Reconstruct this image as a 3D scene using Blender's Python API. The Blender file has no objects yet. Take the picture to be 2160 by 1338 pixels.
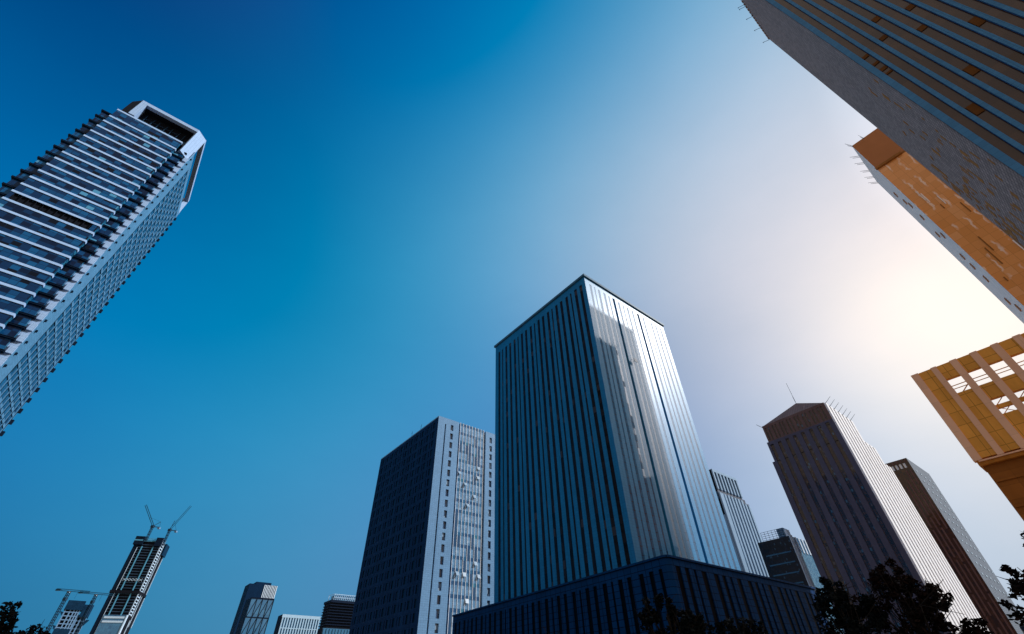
import bpy, math, random
from mathutils import Vector, Matrix
random.seed(7)
S = bpy.context.scene
COL = S.collection
R = math.radians

# ------------------------------------------------------------------ camera
CR = Matrix(((0.999672054, 0.0256082974, 0.0),
             (0.0168367087, -0.657255221, -0.753479993),
             (-0.0192953397, 0.753232892, -0.657470836)))
CAMZ = 1.7
cd = bpy.data.cameras.new("camera")
cd.sensor_width = 36.0
cd.lens = 920 / 2160 * 36.0
cd.clip_start = 0.1
cd.clip_end = 8000
cam = bpy.data.objects.new("camera", cd)
COL.objects.link(cam)
m4 = CR.to_4x4(); m4.translation = Vector((0, 0, CAMZ))
cam.matrix_world = m4
S.camera = cam

def dirv(az, el=0):
    a, e = R(az), R(el)
    return Vector((math.sin(a) * math.cos(e), math.cos(a) * math.cos(e), math.sin(e)))

# ------------------------------------------------------------------ sky and sun
SUN_AZ, SUN_EL = 87.4, 34.0
W = bpy.data.worlds.new("World"); S.world = W; W.use_nodes = True
nt = W.node_tree; nt.nodes.clear()
def N(nt, typ, **kw):
    n = nt.nodes.new(typ)
    for k, v in kw.items(): setattr(n, k, v)
    return n
def L(nt, a, b): nt.links.new(a, b)
out = N(nt, 'ShaderNodeOutputWorld')
tc = N(nt, 'ShaderNodeTexCoord')
def angle_from(v):
    d = N(nt, 'ShaderNodeVectorMath', operation='DOT_PRODUCT'); d.inputs[1].default_value = v
    L(nt, tc.outputs['Generated'], d.inputs[0])
    a = N(nt, 'ShaderNodeMath', operation='ARCCOSINE', use_clamp=False); L(nt, d.outputs['Value'], a.inputs[0])
    b = N(nt, 'ShaderNodeMath', operation='DIVIDE'); L(nt, a.outputs[0], b.inputs[0]); b.inputs[1].default_value = math.pi
    return b.outputs[0]
def ramp(nt, fac, stops, interp='LINEAR'):
    r = N(nt, 'ShaderNodeValToRGB'); cr = r.color_ramp; cr.interpolation = interp
    while len(cr.elements) > 1: cr.elements.remove(cr.elements[-1])
    for i, (p, c) in enumerate(stops):
        e = cr.elements[0] if i == 0 else cr.elements.new(p)
        e.position = p; e.color = (c[0], c[1], c[2], 1)
    L(nt, fac, r.inputs[0]); return r.outputs[0]
def mixc(nt, typ, a, b, fac=1.0):
    m = N(nt, 'ShaderNodeMix', data_type='RGBA', blend_type=typ); m.clamp_result = False; m.clamp_factor = True
    if hasattr(fac, 'is_linked'): L(nt, fac, m.inputs[0])
    else: m.inputs[0].default_value = fac
    for s, i in ((a, 6), (b, 7)):
        if isinstance(s, tuple): m.inputs[i].default_value = (s[0], s[1], s[2], 1)
        else: L(nt, s, m.inputs[i])
    return m.outputs[2]
# broad soft lobes of colour over the sky dome: (azimuth, elevation, sharpness, radiance); the white haze sits round azimuth 52, elevation 26
LOBES = ((-95,20,9,(0.0115, 0.1831, 0.4246)), (85,60,9,(0.2405, 0.4177, 0.4166)),
       (100,15,9,(0.4322, 0.5452, 0.648)), (25,68,9,(-0.2923, -0.0299, -0.1817)),
       (52,26,9,(0.3026, 0.3176, 0.2765)), (35,50,9,(0.6378, 0.4495, 0.3647)),
       (20,25,9,(-0.3093, -0.3047, -0.2752)), (0,15,9,(0.1252, 0.1559, 0.3008)),
       (0,45,9,(0.0315, 0.1953, 0.349)), (-30,10,9,(0.0363, 0.176, 0.2853)),
       (-30,35,9,(-0.0441, 0.0141, 0.0134)), (-60,25,9,(0.0072, 0.0996, 0.2973)),
       (-80,50,9,(-0.016, -0.0702, -0.1118)), (0,78,9,(0.1173, 0.0277, 0.2522)),
       (55,62,9,(-0.3072, -0.2727, -0.0266)), (75,30,9,(0.3985, 0.2278, 0.1846)),
       (-55,60,9,(0.0162, 0.0627, 0.1449)), (35,8,9,(0.3775, 0.4955, 0.6322)),
       (52,26,60,(0.38,0.27,0.13)))
base = None
for az_, el_, kp, colr in LOBES:
    d = N(nt, 'ShaderNodeVectorMath', operation='DOT_PRODUCT'); d.inputs[1].default_value = dirv(az_, el_)
    L(nt, tc.outputs['Generated'], d.inputs[0])
    a = N(nt, 'ShaderNodeMath', operation='MULTIPLY_ADD'); L(nt, d.outputs['Value'], a.inputs[0]); a.inputs[1].default_value = kp; a.inputs[2].default_value = -kp
    e = N(nt, 'ShaderNodeMath', operation='EXPONENT'); L(nt, a.outputs[0], e.inputs[0])
    sc_ = N(nt, 'ShaderNodeVectorMath', operation='SCALE'); sc_.inputs[0].default_value = colr; L(nt, e.outputs[0], sc_.inputs['Scale'])
    if base is None: base = sc_.outputs[0]
    else:
        ad_ = N(nt, 'ShaderNodeVectorMath', operation='ADD'); L(nt, base, ad_.inputs[0]); L(nt, sc_.outputs[0], ad_.inputs[1]); base = ad_.outputs[0]
mx_ = N(nt, 'ShaderNodeVectorMath', operation='MAXIMUM'); L(nt, base, mx_.inputs[0]); mx_.inputs[1].default_value = (0, 0, 0); base = mx_.outputs[0]
hzn = N(nt, 'ShaderNodeTexNoise'); hzn.inputs['Scale'].default_value = 2.6; hzn.inputs['Detail'].default_value = 6; hzn.inputs['Roughness'].default_value = .6
hmp = N(nt, 'ShaderNodeMapping'); hmp.inputs['Scale'].default_value = (1, 1, 2.2); L(nt, tc.outputs['Generated'], hmp.inputs[0]); L(nt, hmp.outputs[0], hzn.inputs['Vector'])
base = mixc(nt, 'MULTIPLY', base, ramp(nt, hzn.outputs[0], [(.3, (.91, .935, .95)), (.7, (1.0, .995, .995))]))
sx = N(nt, 'ShaderNodeSeparateXYZ'); L(nt, tc.outputs['Generated'], sx.inputs[0])
# the half of the sky behind the viewer: added warm fill for viewer-facing walls
mr = N(nt, 'ShaderNodeMapRange', interpolation_type='SMOOTHSTEP'); L(nt, sx.outputs['Y'], mr.inputs[0])
mr.inputs[1].default_value = 0.10; mr.inputs[2].default_value = -0.55; mr.inputs[3].default_value = 0; mr.inputs[4].default_value = 1
base = mixc(nt, 'MIX', base, (.66, .58, .50), mr.outputs[0])
# white aureole round the sun
sa = angle_from(dirv(SUN_AZ, SUN_EL))
au = ramp(nt, sa, [(0, (1, 1, 1)), (8/180, (.85, .85, .85)), (14/180, (.5, .5, .5)), (19/180, (.16, .16, .16)), (23/180, (.04, .04, .04)), (27/180, (0, 0, 0))])
aus = mixc(nt, 'MULTIPLY', au, (3.0, 3.05, 3.2))
base = mixc(nt, 'ADD', base, aus)
bg1 = N(nt, 'ShaderNodeBackground'); L(nt, base, bg1.inputs[0]); bg1.inputs[1].default_value = 1.0
sky = N(nt, 'ShaderNodeTexSky', sky_type='NISHITA', sun_disc=False)
sky.sun_elevation = R(SUN_EL); sky.sun_rotation = R(SUN_AZ); sky.air_density = 1.0; sky.dust_density = 0.4
tint = mixc(nt, 'MULTIPLY', sky.outputs[0], (0.0, .02, .03))
bg2 = N(nt, 'ShaderNodeBackground'); L(nt, tint, bg2.inputs[0]); bg2.inputs[1].default_value = 0.05
ad = N(nt, 'ShaderNodeAddShader'); L(nt, bg1.outputs[0], ad.inputs[0]); L(nt, bg2.outputs[0], ad.inputs[1])
L(nt, ad.outputs[0], out.inputs[0])

sl = bpy.data.lights.new("sun", 'SUN'); sl.energy = 5.0; sl.angle = R(0.53); sl.color = (1.0, .96, .9)
sun = bpy.data.objects.new("sun", sl); COL.objects.link(sun)
sun.rotation_euler = dirv(SUN_AZ, SUN_EL).to_track_quat('Z', 'Y').to_euler()
sun.location = dirv(SUN_AZ, SUN_EL) * 300
S.view_settings.view_transform = 'Standard'
S.view_settings.look = 'None'
S.view_settings.exposure = 0.0
S.view_settings.gamma = 1.0

# ------------------------------------------------------------------ materials
def newmat(name):
    m = bpy.data.materials.new(name); m.use_nodes = True
    nt = m.node_tree; b = nt.nodes['Principled BSDF']
    return m, nt, b
def wall_uv(nt):
    """(run along the wall, height, 0) in the object's own space"""
    tc = N(nt, 'ShaderNodeTexCoord')
    p = N(nt, 'ShaderNodeSeparateXYZ'); L(nt, tc.outputs['Object'], p.inputs[0])
    n = N(nt, 'ShaderNodeSeparateXYZ'); L(nt, tc.outputs['Normal'], n.inputs[0])
    a = N(nt, 'ShaderNodeMath', operation='ABSOLUTE'); L(nt, n.outputs[0], a.inputs[0])
    g = N(nt, 'ShaderNodeMath', operation='GREATER_THAN'); L(nt, a.outputs[0], g.inputs[0]); g.inputs[1].default_value = .6
    mx = N(nt, 'ShaderNodeMix', data_type='FLOAT'); L(nt, g.outputs[0], mx.inputs[0]); L(nt, p.outputs[0], mx.inputs[2]); L(nt, p.outputs[1], mx.inputs[3])
    c = N(nt, 'ShaderNodeCombineXYZ'); L(nt, mx.outputs[0], c.inputs[0]); L(nt, p.outputs[2], c.inputs[1])
    return c.outputs[0], tc
def setp(b, rough=.6, coat=0, coat_rough=.1, spec=.5, metal=0, ior=1.5):
    b.inputs['Roughness'].default_value = rough
    b.inputs['Specular IOR Level'].default_value = spec
    b.inputs['Metallic'].default_value = metal
    b.inputs['Coat Weight'].default_value = coat
    b.inputs['Coat Roughness'].default_value = coat_rough
    b.inputs['IOR'].default_value = ior
def scale3(c, k): return (c[0]*k, c[1]*k, c[2]*k)
def tile(name, col, w=.8, h=.6, gap=.02, gapk=.35, var=.14, rough=.5, coat=0, coat_rough=.06, stain=.18, spec=.03, ior=1.5, offset=0.0):
    m, nt, b = newmat(name); setp(b, rough, coat, coat_rough, spec, 0, ior)
    uv, tc = wall_uv(nt)
    br = N(nt, 'ShaderNodeTexBrick'); br.offset = offset; br.squash = 1
    L(nt, uv, br.inputs['Vector'])
    br.inputs['Color1'].default_value = (*scale3(col, 1 - var), 1); br.inputs['Color2'].default_value = (*scale3(col, 1 + var), 1)
    br.inputs['Mortar'].default_value = (*scale3(col, gapk), 1)
    br.inputs['Scale'].default_value = 1; br.inputs['Mortar Size'].default_value = gap; br.inputs['Bias'].default_value = 0
    br.inputs['Brick Width'].default_value = w; br.inputs['Row Height'].default_value = h
    ns = N(nt, 'ShaderNodeTexNoise'); ns.inputs['Scale'].default_value = .12; ns.inputs['Detail'].default_value = 6; ns.inputs['Roughness'].default_value = .65
    mp = N(nt, 'ShaderNodeMapping'); mp.inputs['Scale'].default_value = (1, 1, .35); L(nt, tc.outputs['Object'], mp.inputs[0]); L(nt, mp.outputs[0], ns.inputs['Vector'])
    st = ramp(nt, ns.outputs[0], [(.3, (1 - stain,) * 3), (.7, (1 + stain * .4,) * 3)])
    L(nt, mixc(nt, 'MULTIPLY', br.outputs[0], st), b.inputs['Base Color'])
    return m
def cellnoise(nt, uv, cw, ch):
    v = N(nt, 'ShaderNodeVectorMath', operation='DIVIDE'); L(nt, uv, v.inputs[0]); v.inputs[1].default_value = (cw, ch, 1)
    f = N(nt, 'ShaderNodeVectorMath', operation='FLOOR'); L(nt, v.outputs[0], f.inputs[0])
    w = N(nt, 'ShaderNodeTexWhiteNoise', noise_dimensions='3D')
    oi = N(nt, 'ShaderNodeObjectInfo')
    k = N(nt, 'ShaderNodeMath', operation='MULTIPLY'); L(nt, oi.outputs['Random'], k.inputs[0]); k.inputs[1].default_value = 91.7
    cx = N(nt, 'ShaderNodeCombineXYZ'); L(nt, k.outputs[0], cx.inputs[2])
    a = N(nt, 'ShaderNodeVectorMath', operation='ADD'); L(nt, f.outputs[0], a.inputs[0]); L(nt, cx.outputs[0], a.inputs[1])
    L(nt, a.outputs[0], w.inputs['Vector'])
    return w
def glass(name, stops, cw=1.2, ch=1.6, frame=(.03, .04, .05), fw=.05, tilt=.012, rough=.06, spec=.5, ior=1.52):
    m, nt, b = newmat(name); setp(b, rough, 0, .05, spec, 0, ior)
    uv, tc = wall_uv(nt)
    w = cellnoise(nt, uv, cw, ch)
    col = ramp(nt, w.outputs['Value'], stops, 'CONSTANT')
    br = N(nt, 'ShaderNodeTexBrick'); br.offset = 0; br.squash = 1; L(nt, uv, br.inputs['Vector'])
    br.inputs['Color1'].default_value = br.inputs['Color2'].default_value = (0, 0, 0, 1); br.inputs['Mortar'].default_value = (1, 1, 1, 1)
    br.inputs['Scale'].default_value = 1; br.inputs['Mortar Size'].default_value = fw; br.inputs['Mortar Smooth'].default_value = 0
    br.inputs['Brick Width'].default_value = cw; br.inputs['Row Height'].default_value = ch
    L(nt, mixc(nt, 'MIX', col, frame, br.outputs[0]), b.inputs['Base Color'])
    ge = N(nt, 'ShaderNodeNewGeometry')
    s1 = N(nt, 'ShaderNodeVectorMath', operation='SUBTRACT'); L(nt, w.outputs['Color'], s1.inputs[0]); s1.inputs[1].default_value = (.5, .5, .5)
    s2 = N(nt, 'ShaderNodeVectorMath', operation='SCALE'); L(nt, s1.outputs[0], s2.inputs[0]); s2.inputs['Scale'].default_value = tilt
    s3 = N(nt, 'ShaderNodeVectorMath', operation='ADD'); L(nt, ge.outputs['Normal'], s3.inputs[0]); L(nt, s2.outputs[0], s3.inputs[1])
    s4 = N(nt, 'ShaderNodeVectorMath', operation='NORMALIZE'); L(nt, s3.outputs[0], s4.inputs[0])
    L(nt, s4.outputs[0], b.inputs['Normal'])
    return m
def plain(name, col, rough=.6, var=.2, scale=.6, spec=.05, metal=0):
    m, nt, b = newmat(name); setp(b, rough, spec=spec, metal=metal)
    tc = N(nt, 'ShaderNodeTexCoord')
    ns = N(nt, 'ShaderNodeTexNoise'); ns.inputs['Scale'].default_value = scale; ns.inputs['Detail'].default_value = 7; ns.inputs['Roughness'].default_value = .6
    L(nt, tc.outputs['Object'], ns.inputs['Vector'])
    L(nt, ramp(nt, ns.outputs[0], [(.3, scale3(col, 1 - var)), (.7, scale3(col, 1 + var))]), b.inputs['Base Color'])
    return m
def leafmat(name, col):
    m, nt, b = newmat(name); setp(b, .6, spec=.06)
    ge = N(nt, 'ShaderNodeNewGeometry')
    L(nt, ramp(nt, ge.outputs['Random Per Island'], [(0, scale3(col, .5)), (.6, col), (1, scale3(col, 1.7))]), b.inputs['Base Color'])
    return m

BLUE = (.008, .14, .36)
M = {}
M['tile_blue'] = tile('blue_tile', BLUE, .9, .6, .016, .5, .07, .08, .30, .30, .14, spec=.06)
M['tile_sun'] = tile('sunlit_blue_tile', (.022, .19, .42), .9, .6, .016, .5, .05, .05, .45, .38, .08, spec=.16)  # same tile as the left wall, sunlit brightness put into a paler colour
M['tile_podium'] = tile('podium_stone', (.002, .032, .12), 1.6, 1.0, .05, .2, .12, .6, 0, .1, .2)
M['coping'] = plain('coping_metal', (.03, .10, .19), .5)
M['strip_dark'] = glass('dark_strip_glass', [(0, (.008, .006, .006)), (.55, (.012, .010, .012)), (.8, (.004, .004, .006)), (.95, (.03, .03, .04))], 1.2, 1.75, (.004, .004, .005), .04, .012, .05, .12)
M['strip_flush'] = glass('sunlit_strip_glass', [(0, (.02, .095, .21)), (.5, (.024, .105, .23)), (.85, (.016, .075, .17))], 1.2, 1.7, (.006, .02, .045), .05, .008, .03, .5, 1.6)  # the strip glass again, sun and sky reflection put into a paler colour
M['podium_strip'] = plain('podium_dark_glass', (.0012, .002, .005), .35, .3, .5, .03)
M['slot'] = glass('slot_glass', [(0, (.02, .03, .045)), (.5, (.03, .06, .1)), (.8, (.01, .012, .02))], 1.2, .9, (.01, .01, .015), .05, .02, .1, .4)
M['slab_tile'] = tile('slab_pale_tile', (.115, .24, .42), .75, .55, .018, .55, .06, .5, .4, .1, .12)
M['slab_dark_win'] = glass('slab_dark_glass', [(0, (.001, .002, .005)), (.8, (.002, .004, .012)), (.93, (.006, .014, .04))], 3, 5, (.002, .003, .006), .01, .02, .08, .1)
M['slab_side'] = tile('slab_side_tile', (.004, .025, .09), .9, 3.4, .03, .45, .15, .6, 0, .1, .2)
M['slab_win'] = glass('slab_window_glass', [(0, (.01, .02, .05)), (.5, (.02, .06, .14)), (.8, (.2, .3, .42))], .62, 1.25, (.02, .03, .05), .04, .02, .05)
def curtain_mat():
    m = glass('curtain_wall_glass', [(0, (.075, .185, .335)), (.4, (.10, .22, .38)), (.75, (.06, .16, .30)), (.93, (.15, .27, .42))], 1.343, .86, (.10, .17, .27), .03, .012, .06)
    nt = m.node_tree; b = nt.nodes['Principled BSDF']
    uv, tc = wall_uv(nt)
    sp = N(nt, 'ShaderNodeSeparateXYZ'); L(nt, uv, sp.inputs[0])
    d = N(nt, 'ShaderNodeMath', operation='DIVIDE'); L(nt, sp.outputs[1], d.inputs[0]); d.inputs[1].default_value = 3.44
    f = N(nt, 'ShaderNodeMath', operation='FRACT'); L(nt, d.outputs[0], f.inputs[0])
    g = N(nt, 'ShaderNodeMath', operation='LESS_THAN'); L(nt, f.outputs[0], g.inputs[0]); g.inputs[1].default_value = .30
    w = cellnoise(nt, uv, 1.343, 3.44)
    dk = ramp(nt, w.outputs['Value'], [(0, (.006, .06, .16)), (.5, (.01, .09, .20)), (.8, (.02, .13, .22)), (.93, (.30, .40, .52))], 'CONSTANT')
    # some of the bays are clear glass over their whole height
    h = N(nt, 'ShaderNodeMath', operation='GREATER_THAN'); L(nt, w.outputs['Value'], h.inputs[0]); h.inputs[1].default_value = .86
    mx = N(nt, 'ShaderNodeMath', operation='MAXIMUM'); L(nt, g.outputs[0], mx.inputs[0]); L(nt, h.outputs[0], mx.inputs[1])
    dk2 = mixc(nt, 'MIX', dk, (.006, .05, .13), h.outputs[0])
    old = b.inputs['Base Color'].links[0].from_socket
    L(nt, mixc(nt, 'MIX', old, dk2, mx.outputs[0]), b.inputs['Base Color'])
    return m
M['curtain'] = curtain_mat()
M['void'] = plain('dark_recess', (.006, .008, .014), .8)
M['white_frame'] = plain('white_frame', (.7, .76, .85), .45, .08)
M['sash'] = plain('open_sash_glass', (.20, .29, .40), .15, .1, .6, .5)
M['lt_glass'] = glass('left_tower_glass', [(0, (.002, .022, .075)), (.3, (.003, .045, .135)), (.55, (.001, .009, .034)), (.72, (.004, .065, .18)), (.9, (.001, .004, .012)), (.97, (.05, .20, .36))], 1.55, 1.2, (.002, .014, .045), .045, .01, .05, .12)
M['lt_band'] = tile('left_tower_white_panel', (.27, .42, .68), 1.55, .8, .02, .75, .04, .5, 0, .1, .08)
M['lt_tile'] = tile('left_tower_side_stone', (.07, .20, .36), 1.1, .75, .02, .55, .08, .6, .0, .1, .15)
M['lt_white'] = tile('left_tower_white_stone', (.25, .38, .60), .62, .62, .02, .62, .04, .5, 0, .1, .06)
M['lt_slab'] = plain('balcony_slab', (.003, .010, .026), .6)
M['lt_return'] = glass('bay_return_glass', [(0, (.012, .10, .20)), (.6, (.02, .14, .26)), (.88, (.006, .05, .12))], .7, 1.5, (.005, .03, .08), .04, .01, .08, .2)
M['lt_sideglass'] = glass('left_tower_side_glass', [(0, (.004, .05, .14)), (.6, (.006, .07, .18)), (.88, (.001, .006, .02))], 1.2, 1.6, (.005, .03, .08), .05, .01, .08, .15)
M['st_pier'] = tile('striped_tower_mauve_stone', (.075, .078, .125), 1.2, 1.7, .02, .75, .05, .6, 0, .1, .14)
M['st_crown'] = tile('striped_tower_crown_stone', (.13, .085, .085), 1.0, 1.7, .02, .7, .08, .6, 0, .1, .15)
M['st_glass'] = glass('striped_tower_glass', [(0, (.035, .016, .008)), (.5, (.055, .026, .012)), (.75, (.02, .012, .010)), (.88, (.06, .05, .06)), (.95, (.05, .10, .16))], .75, 1.1, (.012, .010, .012), .07, .02, .08, .4)
M['st_fin'] = tile('striped_tower_white_fin', (.70, .74, .82), 3.0, 3.4, .02, .85, .03, .45, 0, .1, .05)
M['st_gap'] = glass('striped_tower_dark_gap', [(0, (.01, .012, .02)), (.7, (.02, .026, .04)), (.9, (.005, .006, .01))], 1.5, 1.8, (.01, .01, .015), .05, .02, .08, .3)
M['roof_rib'] = tile('ribbed_roof_metal', (.16, .10, .10), 1.2, 40, .12, .6, .1, .45)
M['rt2_stone'] = tile('brown_tower_rib_stone', (.13, .075, .075), 1.5, 3.3, .02, .8, .06, .6)
M['rt2_glass'] = glass('brown_tower_glass', [(0, (.05, .02, .008)), (.6, (.07, .03, .012)), (.85, (.03, .015, .01))], 1.0, 1.6, (.02, .012, .01), .05, .015, .1, .35)
M['rt2_metal'] = tile('perforated_metal', (.18, .23, .31), .9, .9, .22, .55, .06, .45, 0, .1, .06, offset=.5)
M['mid_fin'] = tile('grey_fin_panel', (.22, .34, .50), 2.0, 3.3, .015, .8, .04, .5, 0, .1, .08)
M['mid_gap'] = glass('grey_tower_gap_glass', [(0, (.01, .03, .07)), (.6, (.02, .05, .1)), (.85, (.06, .12, .18))], .9, 1.1, (.01, .02, .04), .07, .02, .08, .4)
M['mid_dark'] = plain('dark_side_wall', (.008, .012, .022), .7)
M['teal'] = plain('teal_sign_paint', (.05, .35, .5), .4)
M['low_dark'] = glass('dark_curtain_wall', [(0, (.002, .010, .024)), (.7, (.003, .016, .04)), (.93, (.02, .07, .13))], .6, 1.0, (.002, .006, .016), .06, .03, .08, .15)
M['low_blue'] = glass('blue_speckled_wall', [(0, (.07, .19, .32)), (.4, (.11, .27, .42)), (.75, (.05, .14, .26)), (.93, (.25, .42, .55))], .35, .45, (.08, .2, .33), .02, .03, .2, .4)
M['low_white'] = plain('pale_pier', (.55, .65, .78), .5, .06)
M['low_blueglass'] = glass('rooftop_glass', [(0, (.03, .14, .3)), (.6, (.05, .2, .38))], 2.0, 1.5, (.2, .35, .5), .05, .02, .1)
M['oc_pier'] = tile('flare_tinted_pier_stone', (.95, .54, .34), 4.0, 4.4, .03, .78, .04, .6, 0, .1, .12)  # orange of the flare glow is put into this building's colours
M['oc_wall'] = tile('flare_tinted_wall_panel', (.92, .40, .075), 3.8, 3.6, .07, .55, .09, .55, 0, .1, .3)
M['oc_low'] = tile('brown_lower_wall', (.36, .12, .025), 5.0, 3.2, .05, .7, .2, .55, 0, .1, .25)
M['oc_soffit'] = plain('flare_tinted_soffit', (.5, .18, .03), .6)
def flare_glass_mat():
    m = glass('flare_tinted_glass_wall', [(0, (.80, .325, .095)), (.4, (.83, .345, .105)), (.7, (.77, .31, .085)), (.9, (.85, .38, .14))], 2.4, 3.2, (.52, .20, .05), .03, .02, .22, .3)  # wall colour carries the orange cast of the flare
    nt = m.node_tree; b = nt.nodes['Principled BSDF']
    uv, tc = wall_uv(nt)
    nz = N(nt, 'ShaderNodeTexNoise'); nz.inputs['Scale'].default_value = .35; nz.inputs['Detail'].default_value = 3; L(nt, uv, nz.inputs['Vector'])
    s1 = N(nt, 'ShaderNodeVectorMath', operation='SCALE'); L(nt, nz.outputs['Color'], s1.inputs[0]); s1.inputs['Scale'].default_value = 2.6
    a1 = N(nt, 'ShaderNodeVectorMath', operation='ADD'); L(nt, uv, a1.inputs[0]); L(nt, s1.outputs[0], a1.inputs[1])
    wv = N(nt, 'ShaderNodeTexWave', wave_type='BANDS', bands_direction='X'); wv.inputs['Scale'].default_value = .095; wv.inputs['Distortion'].default_value = 1.2; wv.inputs['Detail'].default_value = 3
    L(nt, a1.outputs[0], wv.inputs['Vector'])
    line = ramp(nt, wv.outputs[1], [(.90, (0, 0, 0)), (.965, (1, 1, 1))])
    n2 = N(nt, 'ShaderNodeTexNoise'); n2.inputs['Scale'].default_value = .16; n2.inputs['Detail'].default_value = 4; L(nt, uv, n2.inputs['Vector'])
    gate = ramp(nt, n2.outputs[0], [(.46, (0, 0, 0)), (.56, (1, 1, 1))])
    f = mixc(nt, 'MULTIPLY', line, gate)
    old = b.inputs['Base Color'].links[0].from_socket
    L(nt, mixc(nt, 'MIX', old, (.92, .62, .45), f), b.inputs['Base Color'])  # pale wavy streaks painted in as reflections
    return m
M['r3_wall'] = flare_glass_mat()
M['r3_top'] = plain('flare_tinted_top_panel', (.42, .165, .065), .45, .05, .2)
M['r3_dark'] = plain('flare_tinted_ledge', (.30, .12, .03), .5)
M['r3_pale'] = tile('flare_whitened_panel', (.97, .84, .74), 1.0, 3.2, .05, .7, .05, .5, 0, .1, .05)  # whitening by the flare, painted onto a darker side
M['r3_patch'] = plain('flare_tinted_opening', (.45, .20, .09), .5)
M['big_fin'] = tile('grey_blue_stone_fin', (.052, .165, .33), 2.0, 1.05, .022, .6, .07, .55, 0, .1, .12)
M['big_glass'] = glass('flare_brown_glass', [(0, (.042, .023, .020)), (.35, (.050, .027, .022)), (.65, (.036, .020, .019)), (.985, (.03, .012, .005))], 2.6, 2.2, (.035, .018, .012), .03, .012, .12, .3)  # brown cast of the flare painted into the glass and its openings
M['big_side'] = tile('mottled_grey_tile', (.40, .265, .22), 1.1, .8, .09, .45, .2, .6, 0, .1, .14)
M['big_open'] = plain('flare_brown_opening', (.09, .035, .008), .6)
M['big_missing'] = plain('bare_backing', (.46, .16, .02), .7)
M['steel'] = plain('dark_steel', (.012, .035, .07), .5, .2, 2)
M['crane_teal'] = plain('crane_paint', (.008, .05, .10), .45, .2, 2)
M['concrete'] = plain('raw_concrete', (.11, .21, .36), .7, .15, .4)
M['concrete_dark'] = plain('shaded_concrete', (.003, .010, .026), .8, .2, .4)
M['ct_slab'] = plain('construction_floor_slab', (.03, .06, .11), .8, .25, .3)
M['ct_white'] = plain('white_steel', (.40, .55, .72), .5, .08)
M['ct_blue'] = plain('blue_column', (.07, .26, .42), .5, .1)
M['ct_glass'] = glass('construction_blue_glass', [(0, (.03, .13, .26)), (.6, (.035, .15, .29)), (.9, (.02, .10, .22))], 3.5, 3.8, (.02, .08, .18), .08, .01, .12)
M['netting'] = tile('safety_netting', (.005, .025, .06), 2.5, 3.0, .06, .7, .15, .8)
M['t1_dark'] = tile('navy_panel', (.003, .017, .05), 4, 4, .03, .8, .05, .5)
M['t1_rib'] = tile('pale_rib', (.46, .58, .72), 1, 4, .01, .9, .03, .5)
M['t2_glass'] = glass('diagonal_tower_glass', [(0, (.03, .115, .23)), (.5, (.035, .13, .25)), (.85, (.025, .10, .2))], 3.6, 4, (.025, .09, .19), .05, .02, .12)
M['t2_brace'] = plain('navy_brace', (.002, .008, .024), .5)
M['low_fin'] = plain('pale_blue_fin', (.30, .45, .60), .5, .08)
M['low_gap'] = plain('blue_gap', (.04, .13, .24), .4, .15)
M['slat'] = plain('dark_slat', (.004, .011, .03), .5)
M['bark'] = plain('bark', (.02, .016, .014), .9, .3, 6)
M['leaf'] = leafmat('dark_leaf', (.003, .0045, .005))
M['leaf_warm'] = leafmat('reddish_leaf', (.008, .0035, .0025))
M['bounce_ground'] = plain('warm_bounce_ground', (.34, .25, .16), .85, .2, 3)  # unseen ground, made pale and warm to bounce light onto the facades
M['paving'] = tile('stone_paving', (.22, .23, .25), .6, .6, .012, .5, .1, .8)

# ------------------------------------------------------------------ mesh helpers
class MB:
    def __init__(s): s.v = []; s.f = []
    def quad(s, a, b, c, d):
        i = len(s.v); s.v += [tuple(a), tuple(b), tuple(c), tuple(d)]; s.f.append((i, i+1, i+2, i+3)); return s
    def poly(s, pts):
        i = len(s.v); s.v += [tuple(p) for p in pts]; s.f.append(tuple(range(i, i+len(pts)))); return s
    def box(s, x0, x1, y0, y1, z0, z1):
        i = len(s.v)
        s.v += [(x0,y0,z0),(x1,y0,z0),(x1,y1,z0),(x0,y1,z0),(x0,y0,z1),(x1,y0,z1),(x1,y1,z1),(x0,y1,z1)]
        s.f += [tuple(i+k for k in q) for q in ((0,3,2,1),(4,5,6,7),(0,1,5,4),(1,2,6,5),(2,3,7,6),(3,0,4,7))]; return s
    def prism(s, pts, z0, z1):
        """pts counter-clockwise seen from above"""
        n = len(pts); i = len(s.v)
        s.v += [(x,y,z0) for x,y in pts] + [(x,y,z1) for x,y in pts]
        s.f.append(tuple(i+k for k in reversed(range(n)))); s.f.append(tuple(i+n+k for k in range(n)))
        for k in range(n):
            j = (k+1) % n; s.f.append((i+k, i+j, i+n+j, i+n+k))
        return s
    def bar(s, p, q, r, n=4, r2=None):
        p, q = Vector(p), Vector(q); d = (q-p).normalized(); r2 = r if r2 is None else r2
        a = d.cross(Vector((0,0,1)));
        if a.length < 1e-3: a = d.cross(Vector((1,0,0)))
        a.normalize(); b = d.cross(a); i = len(s.v)
        for c, rr in ((p, r), (q, r2)):
            for k in range(n):
                t = 2*math.pi*(k+.5)/n; s.v.append(tuple(c + a*rr*math.cos(t) + b*rr*math.sin(t)))
        for k in range(n):
            j = (k+1) % n; s.f.append((i+k, i+n+k, i+n+j, i+j))
        s.f.append(tuple(i+k for k in range(n))); s.f.append(tuple(i+n+k for k in reversed(range(n)))); return s
    def build(s, name, mat, parent=None, smooth=False):
        me = bpy.data.meshes.new(name); me.from_pydata(s.v, [], s.f); me.materials.append(mat)
        if smooth: me.polygons.foreach_set('use_smooth', [True]*len(me.polygons))
        me.update()
        o = bpy.data.objects.new(name, me); COL.objects.link(o)
        if parent is not None: o.parent = parent
        return o
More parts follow.
